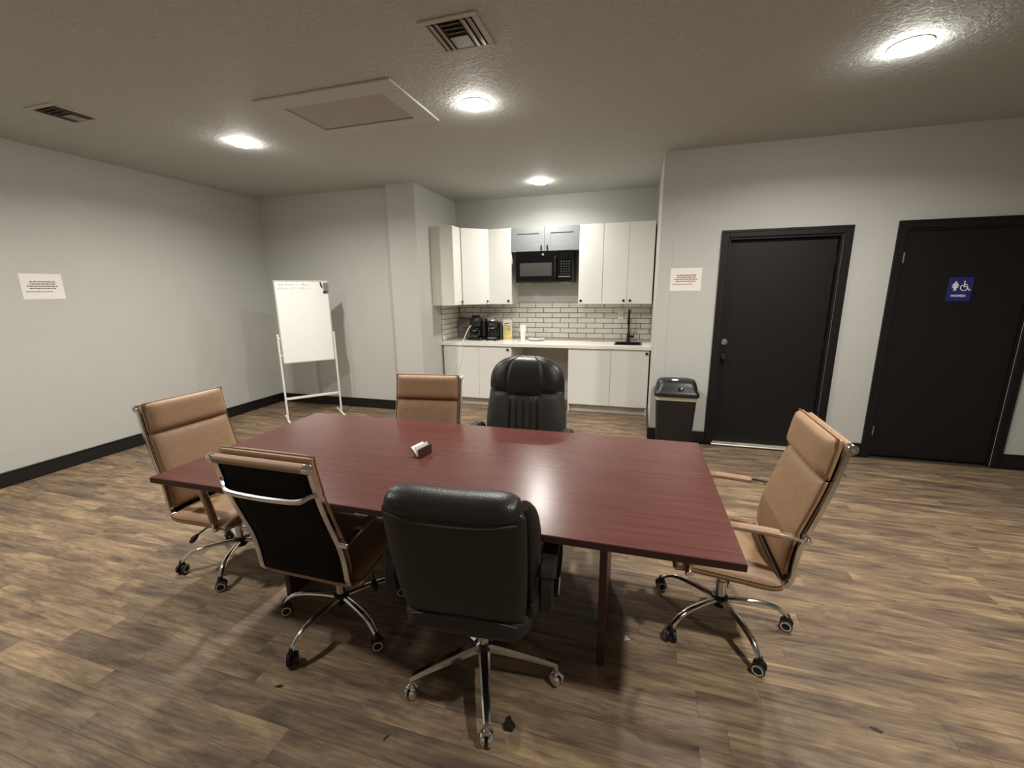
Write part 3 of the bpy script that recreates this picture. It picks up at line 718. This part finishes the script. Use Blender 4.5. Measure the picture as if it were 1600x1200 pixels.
# ================================================================== table
def table():
    r = thing('conference_table', 'long dark red mahogany conference table in the middle of the chairs', 'table', (-.893, 1.835, 0), .0105)
    hx, hy = 1.24, .547
    MB().box(-hx, hx, -hy, hy, .722, .7497, bev=.002).build('tabletop', MAHO, r)
    MB().box(-hx-.0008, hx+.0008, -hy-.0008, hy+.0008, .7225, .7470).build('edge_band', MAHOE, r)
    for x in (-.815, .8): MB().box(x-.015, x+.015, -.28, .28, 0, .7215, bev=.001).build('leg_panel', MAHOL, r)
    MB().box(-.8, .785, -.012, .012, .60, .7215).build('stretcher', MAHOL, r)
table()
def card_holder():
    r = thing('card_holder', 'small dark wooden holder with white cards on the table', 'card holder', (-1.022, 1.85, .75), 1.373)
    MB().box(-.048, .048, -.006, .004, .0, .047, bev=.0015).build('front_panel', MAHOL, r)
    MB().box(-.048, .048, .004, .04, .0, .006, bev=.001).build('base', MAHOL, r)
    M = Matrix.Translation((0, .0075, .0065)) @ Matrix.Rotation(-.78, 4, 'X')
    MB().box(-.046, .046, .0, .006, .0, .062, M=M).build('card_stack', PAPER, r)
    MB().box(-.046, .046, .0065, .011, .0, .062, M=M).build('back_panel', MAHOL, r)
    M2 = Matrix.Translation((0, .0065, .0065)) @ Matrix.Rotation(-.3, 4, 'X')
    MB().box(-.046, .046, .0, .005, .0, .05, M=M2).build('card', PAPER, r)
card_holder()

# ================================================================== chairs
def make_caster(ring):
    mb = MB()
    for s in (-1, 1):
        y0, y1 = s*.006, s*.024
        mb.lathe([(0, 0), (.024, 0), (.027, .003), (.027, .015), (.0245, .018), (0, .018)], (0, s*.006, .0275), 'y' if s > 0 else '-y', 22, 0)
        mb.lathe([(.017, .0), (.0225, .0), (.0225, .0012), (.017, .0012), (.017, 0)], (0, s*.0238, .0275), 'y' if s > 0 else '-y', 22, 1)
    mb.lathe([(0, .045), (.012, .045), (.017, .053), (.013, .066), (.009, .08), (0, .08)], n=14, mi=2)
    mb.box(-.012, .012, -.008, .008, .022, .055, 0)
    return mb
def caster_mesh(mats):
    o = make_caster(True).build('caster', mats); me = o.data; bpy.data.objects.remove(o); return me
CAST_T = caster_mesh([RUB, RING, RUB]); 
def chrome_caster():
    mb = MB()
    for s in (-1, 1):
        mb.lathe([(0, 0), (.023, 0), (.027, .003), (.027, .011), (.022, .017), (.01, .019), (0, .019)], (0, s*.005, .0275), 'y' if s > 0 else '-y', 20, 0)
    mb.box(-.005, .005, -.0055, .0055, .02, .058, 1)
    mb.lathe([(0, .05), (.014, .05), (.014, .06), (.007, .066), (.007, .085), (0, .085)], n=14, mi=0)
    o = mb.build('caster', [CHROME, RUB]); me = o.data; bpy.data.objects.remove(o); return me
CAST_C = chrome_caster()

RAIL = cr([(.235, .392), (.19, .402), (.09, .396), (-.04, .384), (-.13, .376), (-.178, .386), (-.202, .418), (-.207, .47), (-.213, .53), (-.228, .605), (-.258, .70), (-.288, .80), (-.309, .89), (-.326, .985)], 8)
RL = [0]
for i in range(1, len(RAIL)): RL.append(RL[-1]+(RAIL[i]-RAIL[i-1]).length)
def rail_at(s):
    s = max(0, min(RL[-1], s))
    for i in range(1, len(RAIL)):
        if RL[i] >= s:
            k = (s-RL[i-1])/(RL[i]-RL[i-1]); p = RAIL[i-1].lerp(RAIL[i], k); t = (RAIL[i]-RAIL[i-1]).normalized(); return p.x, p.y, t.y, -t.x
    p = RAIL[-1]; t = (RAIL[-1]-RAIL[-2]).normalized(); return p.x, p.y, t.y, -t.x
def s_of_z(z):
    for i in range(len(RAIL)//2-10, len(RAIL)):
        if RAIL[i].y >= z and RAIL[i].x < -.19: return RL[i]
    return RL[-1]
def edge(u, v, pu=6, pv=8): return math.sqrt(max(0, (1-abs(u)**pu)*(1-abs(2*v-1)**pv)))

def add_base(r, hubr, leg_mesh, legmat, cmesh, rc, ang0, seed):
    rng = random.Random(seed)
    for k in range(5):
        a = math.radians(ang0+72*k)
        l = link('base_leg', leg_mesh, r, (0, 0, 0), (0, 0, a))
        link('caster', cmesh, l, (rc, 0, 0), (0, 0, rng.uniform(-.9, .9)+PI/2*rng.choice((0, 1))))

def leg_tan():
    p = cr([(.02, 0, .118), (.1, 0, .124), (.19, 0, .122), (.245, 0, .108), (.28, 0, .085), (.298, 0, .066)], 6)
    R = [.0165-.004*i/(len(p)-1) for i in range(len(p))]
    o = MB().tube(p, R, 12, flat=.75).build('base_leg', CHROME); me = o.data; bpy.data.objects.remove(o); return me
def leg_blk():
    rings = []
    for x, z, w, h in ((.02, .128, .025, .02), (.1, .122, .022, .017), (.22, .106, .017, .013), (.30, .092, .013, .010), (.312, .089, .011, .008)):
        rings.append([Vector((x, a*w, z+c*h)) for a, c in ((1, -.6), (1, .4), (.6, 1), (-.6, 1), (-1, .4), (-1, -.6), (-.6, -1), (.6, -1))])
    o = MB().loft(rings).build('base_leg', CHROME); me = o.data; bpy.data.objects.remove(o); return me
LEG_T, LEG_B = leg_tan(), leg_blk()

def pipe_loop(mb, pos, hw, off, r=.004):
    """piping round a pad's outline"""
    pts = []
    n = 14
    for i in range(n+1): v = i/n; x, z, nx, nz = pos(v); pts.append(Vector((x+nx*off, hw, z+nz*off)))
    for i in range(1, n): x, z, nx, nz = pos(1); pts.append(Vector((x+nx*off, hw*(1-2*i/n), z+nz*off)))
    for i in range(n+1): v = 1-i/n; x, z, nx, nz = pos(v); pts.append(Vector((x+nx*off, -hw, z+nz*off)))
    for i in range(1, n+1): x, z, nx, nz = pos(0); pts.append(Vector((x+nx*off, -hw*(1-2*i/n), z+nz*off)))
    mb.tube(pts, r, 6)

def tan_proto():
    r = link('office_chair', None)
    hw = .221
    def span(s0, s1, off=.006):
        def f(v):
            x, z, nx, nz = rail_at(s0+(s1-s0)*v); return x+nx*off, z+nz*off, nx, nz
        return f
    sA, sB, sC = s_of_z(.425), s_of_z(.835), RL[-1]
    # seat
    seat = span(-.0, sA-.05, .002)
    st = MB().cushion(seat, lambda v: .247, lambda u, v: .052*edge(u, v, 7, 9)+.004*math.cos(v*9)*(1-u*u), lambda u, v: .034*edge(u, v, 9, 12), 24, 26).build('seat', TAN, r)
    mb = MB(); pipe_loop(mb, seat, .2455, .012, .0032); mb.build('piping', TANP, st)
    # lower back pad
    lo = span(sA+.0, sB-.004, .017)
    bk = MB().cushion(lo, lambda v: hw, lambda u, v: .034*edge(u, v, 8, 10), lambda u, v: .004*edge(u, v, 10, 14), 20, 24).build('backrest', TAN, r)
    mb = MB(); pipe_loop(mb, lo, hw-.001, .012, .0035); mb.build('piping', TANP, bk)
    # head pad
    def hd(v):
        s = sB+.006+(sC+.028-sB-.006)*v
        x, z, nx, nz = rail_at(min(s, sC)); e = max(0, s-sC); return x+nx*.018, z+e, nx, nz
    hp = MB().cushion(hd, lambda v: hw, lambda u, v: .052*edge(u, v, 8, 6), lambda u, v: .003*edge(u, v), 20, 18).build('head_pad', TAN, r)
    mb = MB(); pipe_loop(mb, hd, hw-.001, .014, .0035); mb.build('piping', TANP, hp)
    # black rear cover
    rear = span(sA-.05, sC-.012, .002)
    MB().cushion(rear, lambda v: .212, lambda u, v: .004*edge(u, v, 20, 20), lambda u, v: .009*edge(u, v, 20, 20), 8, 30).build('rear_cover', BLKF, r)
    # top roll and end caps
    roll = MB().lathe([(0, -.207), (.0185, -.207), (.0185, .207), (0, .207)], (-.336, 0, .985), 'y', 18).build('top_roll', TAN, r)
    for s in (-1, 1):
        MB().lathe([(0, 0), (.019, 0), (.0195, .026), (.0165, .031), (.011, .031), (.010, .027), (.006, .027), (.005, .033), (0, .034)], (-.336, s*.2075, .985), 'y' if s > 0 else '-y', 18).build('end_cap', CHROME, r)
        # side rail
        sr = MB().sweep_y([(p.x, p.y) for p in RAIL], .0125, .0105, s*.2235).build('side_rail', CHROME, r)
        for z in (.885, .86):
            x, zz, nx, nz = rail_at(s_of_z(z)); MB().lathe([(0, 0), (.006, 0), (.005, -.004), (0, -.005)], (x-.0105, s*.2235, zz), 'x', 10).build('bolt', STEEL, sr)
        # arm
        path = cr([(-.232, .612), (-.15, .625), (-.03, .634), (.05, .634), (.10, .615), (.135, .56), (.165, .47), (.18, .395)], 7)
        am = MB().sweep_y([(p.x, p.y) for p in path], .013, .006, s*.252).build('armrest', CHROME, r)
        sl = [p for p in path if p.x > -.135 and p.y > .43]
        MB().sweep_y([(p.x, p.y) for p in sl], .019, .0125, s*.252, rnd=.6).build('arm_sleeve', TAN, am)
        MB().lathe([(0, 0), (.014, 0), (.014, .03), (.009, .035), (0, .035)], (-.23, s*.232, .612), 'y' if s > 0 else '-y', 14).build('arm_bolt', CHROME, am)
        MB().lathe([(0, 0), (.016, 0), (.016, .03), (.011, .036), (0, .036)], (.178, s*.234, .398), 'y' if s > 0 else '-y', 14).build('arm_bolt', CHROME, am)
    # rear cross bar
    cb = cr([(-.311, -.225, .876), (-.326, -.2, .868), (-.344, -.165, .853), (-.350, -.06, .849), (-.350, .06, .849), (-.344, .165, .853), (-.326, .2, .868), (-.311, .225, .876)], 5)
    MB().tube(cb, .0115, 10).build('cross_bar', CHROME, r)
    # column and mechanism
    MB().box(-.12, .12, -.1, .1, .345, .372, bev=.006).box(-.09, .1, -.05, .05, .315, .346, bev=.008).build('tilt_mechanism', BLKPL, r)
    MB().lathe([(0, .1), (.024, .1), (.024, .22), (.019, .222), (.019, .318), (0, .318)], n=20).build('gas_column', CHROME, r)
    MB().lathe([(0, .085), (.028, .085), (.036, .1), (.036, .136), (.027, .142), (0, .142)], n=20).build('hub', BLKPL, r)
    lv = MB().tube(cr([(.01, -.04, .335), (.02, -.14, .338), (-.005, -.19, .318), (-.03, -.215, .292)], 5), .0045, 8).build('lever', BLKPL, r)
    MB().tube([(-.03, -.213, .294), (-.045, -.225, .275), (-.058, -.235, .255)], [.009, .019, .013], 10, flat=.85).build('lever_paddle', BLKPL, lv)
    return r
TAN_N = [0]
TP = tan_proto()
def tan_chair(label, x, y, face_deg, base_deg, tilt=0., dz=0.):
    r = TP if TAN_N[0] == 0 else copy_tree(TP)
    if TAN_N[0] == 0: TAN_DONE.append(r)
    else: TAN_DONE.append(r)
    TAN_N[0] += 1
    for c in r.children:
        if c.name.split('.')[0] in ('gas_column', 'hub'): continue
        t = math.radians(tilt); pv = Vector((0, 0, .37)); R = Matrix.Rotation(-t, 3, 'Y')
        c.rotation_euler = (0, -t, 0); c.location = pv-R @ pv+Vector((0, 0, dz))
    r.location = (x, y, 0); r.rotation_euler = (0, 0, math.radians(face_deg)); tag(r, label, 'chair', 'tan leather office chairs around the table')
    return r, base_deg-face_deg
TAN_DONE = []
specs = [('tan leather office chair at the table end before the two black doors', .436, 1.983, 179, -67.6, -.3, .006),
         ('tan leather office chair at the table end before the bare wall', -2.245, 1.755, -2.6, -134, -2.0, -.026),
         ('tan leather office chair showing its black back and chrome cross bar', -1.332, 1.505, 90, -96.2, 1.5, -.022),
         ('tan leather office chair pushed in next to the black chair with the round headrest', -1.335, 2.28, -83, 20, 0, 0)]
pend = [tan_chair(*s) for s in specs]
for i, (r, a) in enumerate(pend): add_base(r, .03, LEG_T, CHROME, CAST_T, .298, a, 20+i)

# ------------------------------------------------------------------ black chairs
def arm_black(r, s, w=.3, dz=0.):
    pth = cr([(-.19, .50), (-.195, .57), (-.17, .63), (-.08, .648), (.06, .648), (.14, .63), (.175, .58), (.165, .51), (.12, .472), (.06, .44), (0, .405)], 5)
    for p in pth: p.y += dz
    a = MB().sweep_y([(p.x, p.y) for p in pth], .024, .014, s*w, rnd=.5).build('armrest', BLKPL, r)
    pad = [p for p in pth if p.y > .6+dz]
    MB().sweep_y([(p.x, p.y+.012) for p in pad], .031, .018, s*w, rnd=.6).build('arm_pad', BLKL, a)
    strip = [p for p in pth if -.01 < p.x < .16 and p.y < .505+dz]
    MB().sweep_y([(p.x, p.y) for p in strip], .0262, .0145, s*w, rnd=.3).build('arm_trim', CHROME, a)
    MB().box(.03, .11, min(s*.2, s*w), max(s*.2, s*w), .385, .405, bev=.004).build('arm_bracket', BLKPL, a)
def exec_front():
    r = thing('executive_chair', 'black leather executive chair with its back and rolled head cushion turned to the room', 'chair', (-.556, 1.409, 0), math.radians(94.7))
    # back profile (x,z) from bottom to top
    P = cr([(-.205, .43), (-.235, .52), (-.262, .64), (-.285, .76), (-.302, .86), (-.313, .925)], 8)
    def pos(v):
        k = v*(len(P)-1); i = min(int(k), len(P)-2); p = P[i].lerp(P[i+1], k-i); t = (P[i+1]-P[i]).normalized(); return p.x, p.y, t.y, -t.x
    hwf = lambda v: (.238-.03*(1-v)**3)*(1-.16*max(0, (v-.86)/.14)**3)
    MB().cushion(pos, hwf, lambda u, v: .012*edge(u, v), lambda u, v: .035*edge(u, v, 5, 6)*(1-.25*u*u), 26, 26).build('back_shell', BLKL, r)
    MB().cushion(pos, lambda v: hwf(v)-.002, lambda u, v: (.085*edge(u, v, 5, 7))*(1-.14*math.exp(-((abs(u)-.62)/.07)**2)), lambda u, v: 0, 36, 26).build('backrest', BLKL, r)
    # rolled head cushion
    rings = []; N = 28
    for i in range(N+1):
        u = -1+2*i/N; y = u*.226; e = (1-abs(u)**7)**.5 if abs(u) < 1 else 0
        cx, cz = -.297, .921-.004*math.cos(u*3)
        rings.append([Vector((cx+(.062*e+.004)*math.cos(a)*1.0, y, cz+(.046*e+.004)*math.sin(a))) for a in [2*PI*k/18 for k in range(18)]])
    hc = MB().loft(rings).build('head_cushion', BLKL, r)
    # piping of the rear seam (dips in the middle)
    MB().tube(cr([(-.338, -.212, .893), (-.353, -.12, .882), (-.357, 0, .878), (-.353, .12, .882), (-.338, .212, .893)], 6), .003, 6).build('piping', mat('grey_piping', srgb(74, 72, 68), .5), hc)
    # side bolsters
    for s in (-1, 1):
        B = cr([(-.14, s*.222, .50), (-.17, s*.229, .65), (-.20, s*.230, .8), (-.228, s*.226, .875), (-.248, s*.218, .912)], 6)
        MB().tube(B, [.018+.019*math.sin(PI*min(1, max(0, (i+1)/(len(B)+1)))) for i in range(len(B))], 12).build('side_bolster', BLKL, r)
        arm_black(r, s, w=.285)
    # seat
    S = cr([(.25, .43), (.20, .45), (.05, .445), (-.1, .44), (-.2, .425), (-.25, .41)], 6)
    def sp(v):
        k = v*(len(S)-1); i = min(int(k), len(S)-2); p = S[i].lerp(S[i+1], k-i); t = (S[i+1]-S[i]).normalized(); return p.x, p.y, t.y, -t.x
    MB().cushion(sp, lambda v: .25-.1*max(0, v-.6)**2*4, lambda u, v: .065*edge(u, v, 5, 6), lambda u, v: .085*edge(u, v, 2.2, 3.), 24, 24).build('seat', BLKL, r)
    MB().tube(cr([(-.243, -.19, .452), (-.254, -.1, .474), (-.258, 0, .482), (-.254, .1, .474), (-.243, .19, .452)], 6), .004, 6).build('lower_seam', RUB, r)
    MB().box(-.14, .14, -.12, .12, .335, .372, bev=.008).build('tilt_mechanism', BLKPL, r)
    MB().lathe([(0, .1), (.027, .1), (.027, .24), (.02, .242), (.02, .34), (0, .34)], n=20).build('gas_column', CHROME, r)
    MB().lathe([(0, .095), (.03, .095), (.038, .105), (.038, .146), (.03, .152), (0, .152)], n=20).build('hub', CHROME, r)
    lv = MB().tube([(0, -.05, .352), (0, -.24, .352)], .005, 8).build('lever', CHROME, r)
    MB().tube([(0, -.24, .352), (0, -.29, .35)], .010, 10, flat=.6).build('lever_paddle', CHROME, lv)
    add_base(r, .03, LEG_B, CHROME, CAST_C, .305, -68.8-94, 41)
exec_front()
def exec_back():
    r = thing('executive_chair', 'black leather executive chair with round headrest and tufted back before the kitchenette', 'chair', (-.712, 2.47, 0), math.radians(-90))
    P = cr([(-.19, .46), (-.215, .56), (-.235, .68), (-.25, .80), (-.27, .92), (-.295, 1.03), (-.325, 1.135)], 8)
    def pos(v):
        k = v*(len(P)-1); i = min(int(k), len(P)-2); p = P[i].lerp(P[i+1], k-i); t = (P[i+1]-P[i]).normalized(); return p.x, p.y, t.y, -t.x
    def hw(v):
        w = .262+.018*math.sin(PI*min(1, v/.6))-.02*max(0, v-.5)
        if v > .72: w *= (max(0, 1-((v-.72)/.285)**2.6))**.45
        return max(w, .02)
    def seam(u): return .60+.055*abs(u)**1.5        # height of the headrest seam
    def gro(x, c, w): return math.exp(-((x-c)/w)**2)
    def front(u, v):
        d = .085*edge(u, v, 5, 9); sv = seam(u)
        if v < sv:
            for c in (-.36, -.18, 0, .18, .36): d -= .014*gro(u, c*(1-.15*v), .022)*min(1, (sv-v)*14)
            if abs(u) < .34: d += .006
        else:
            d += .008*min(1, (v-sv)*10); d -= .005*(gro(u, -.47, .03)+gro(u, .47, .03))
        return d-.013*gro(v, sv, .012)
    bk = MB().cushion(pos, hw, front, lambda u, v: .03*edge(u, v, 5, 8), 72, 60)
    # upper part in smooth black, lower part in charcoal
    nu, nv = 72, 60; half = nu*nv
    for j in range(nv):
        vm = .5-.5*math.cos(PI*(j+.5)/nv)
        for i in range(nu):
            um = -math.cos(PI*(i+.5)/nu); bk.m[j*nu+i] = 1 if vm < seam(um) else 0
    bk.build('backrest', [BLKL, BLKL2], r)
    S = cr([(.26, .44), (.2, .46), (.05, .455), (-.1, .45), (-.2, .44)], 6)
    def sp(v):
        k = v*(len(S)-1); i = min(int(k), len(S)-2); p = S[i].lerp(S[i+1], k-i); t = (S[i+1]-S[i]).normalized(); return p.x, p.y, t.y, -t.x
    MB().cushion(sp, lambda v: .26, lambda u, v: .06*edge(u, v, 5, 6), lambda u, v: .05*edge(u, v, 5, 5), 24, 20).build('seat', BLKL, r)
    for s in (-1, 1): arm_black(r, s, w=.305, dz=.03)
    MB().box(-.14, .14, -.12, .12, .345, .382, bev=.008).build('tilt_mechanism', BLKPL, r)
    MB().lathe([(0, .1), (.027, .1), (.027, .24), (.02, .242), (.02, .35), (0, .35)], n=20).build('gas_column', BLKPL, r)
    MB().lathe([(0, .095), (.03, .095), (.038, .105), (.038, .146), (.03, .152), (0, .152)], n=20).build('hub', BLKPL, r)
    lm = LEG_B.copy(); lm.materials.clear(); lm.materials.append(BLKPL)
    cm = CAST_C.copy(); cm.materials.clear(); cm.materials.append(RUB); cm.materials.append(RUB)
    add_base(r, .03, lm, BLKPL, cm, .305, 36.6+90-72*2, 51)
exec_back()

# ================================================================== scraps on the floor, and a plank knot
def scrap(label, x, y, pts, mt, h=.006, rz=0):
    n = len(pts); rng = random.Random(int(abs(x*1000)))
    top = [Vector((p[0]*.9, p[1]*.9, h*rng.uniform(.6, 1.2))) for p in pts]; low = [Vector((p[0], p[1], 0)) for p in pts]
    o = MB().loft([low, top]).build('floor_scrap_or_knot', mt, None, (x, y, .0003), (0, 0, rz)); tag(o, label, 'scrap')
scrap('crumpled black scrap on the floor beside the front caster of the black chair', -.385, 1.205, [(-.02, -.012), (.006, -.022), (.024, -.004), (.016, .008), (.01, .03), (-.004, .034), (-.006, .014), (-.022, .008)], SCRAP, .016, .5)
scrap('thin dark scrap on the floorboards by the black chair', -.80, 1.045, [(-.012, -.003), (.012, -.002), (.013, .003), (-.01, .004)], LEAF, .004, 1.1)
scrap('curled dry leaf scrap on the floorboards by the tan chair caster', -1.335, 1.105, [(-.018, -.003), (0, -.006), (.018, -.001), (.002, .005)], LEAF, .006, .35)
scrap('small white paper triangle on the floor under the table edge', .015, 1.742, [(-.012, -.012), (.02, -.006), (.0, .022)], WSCR, .002, .2)
scrap('dark knot in a plank on the open floor before the doors', .896, 1.561, [(-.02, .0), (-.006, -.008), (.018, -.006), (.022, .004), (.0, .008)], LEAF, .003, -.3)  # flat piece added to stand for a dark knot in the plank
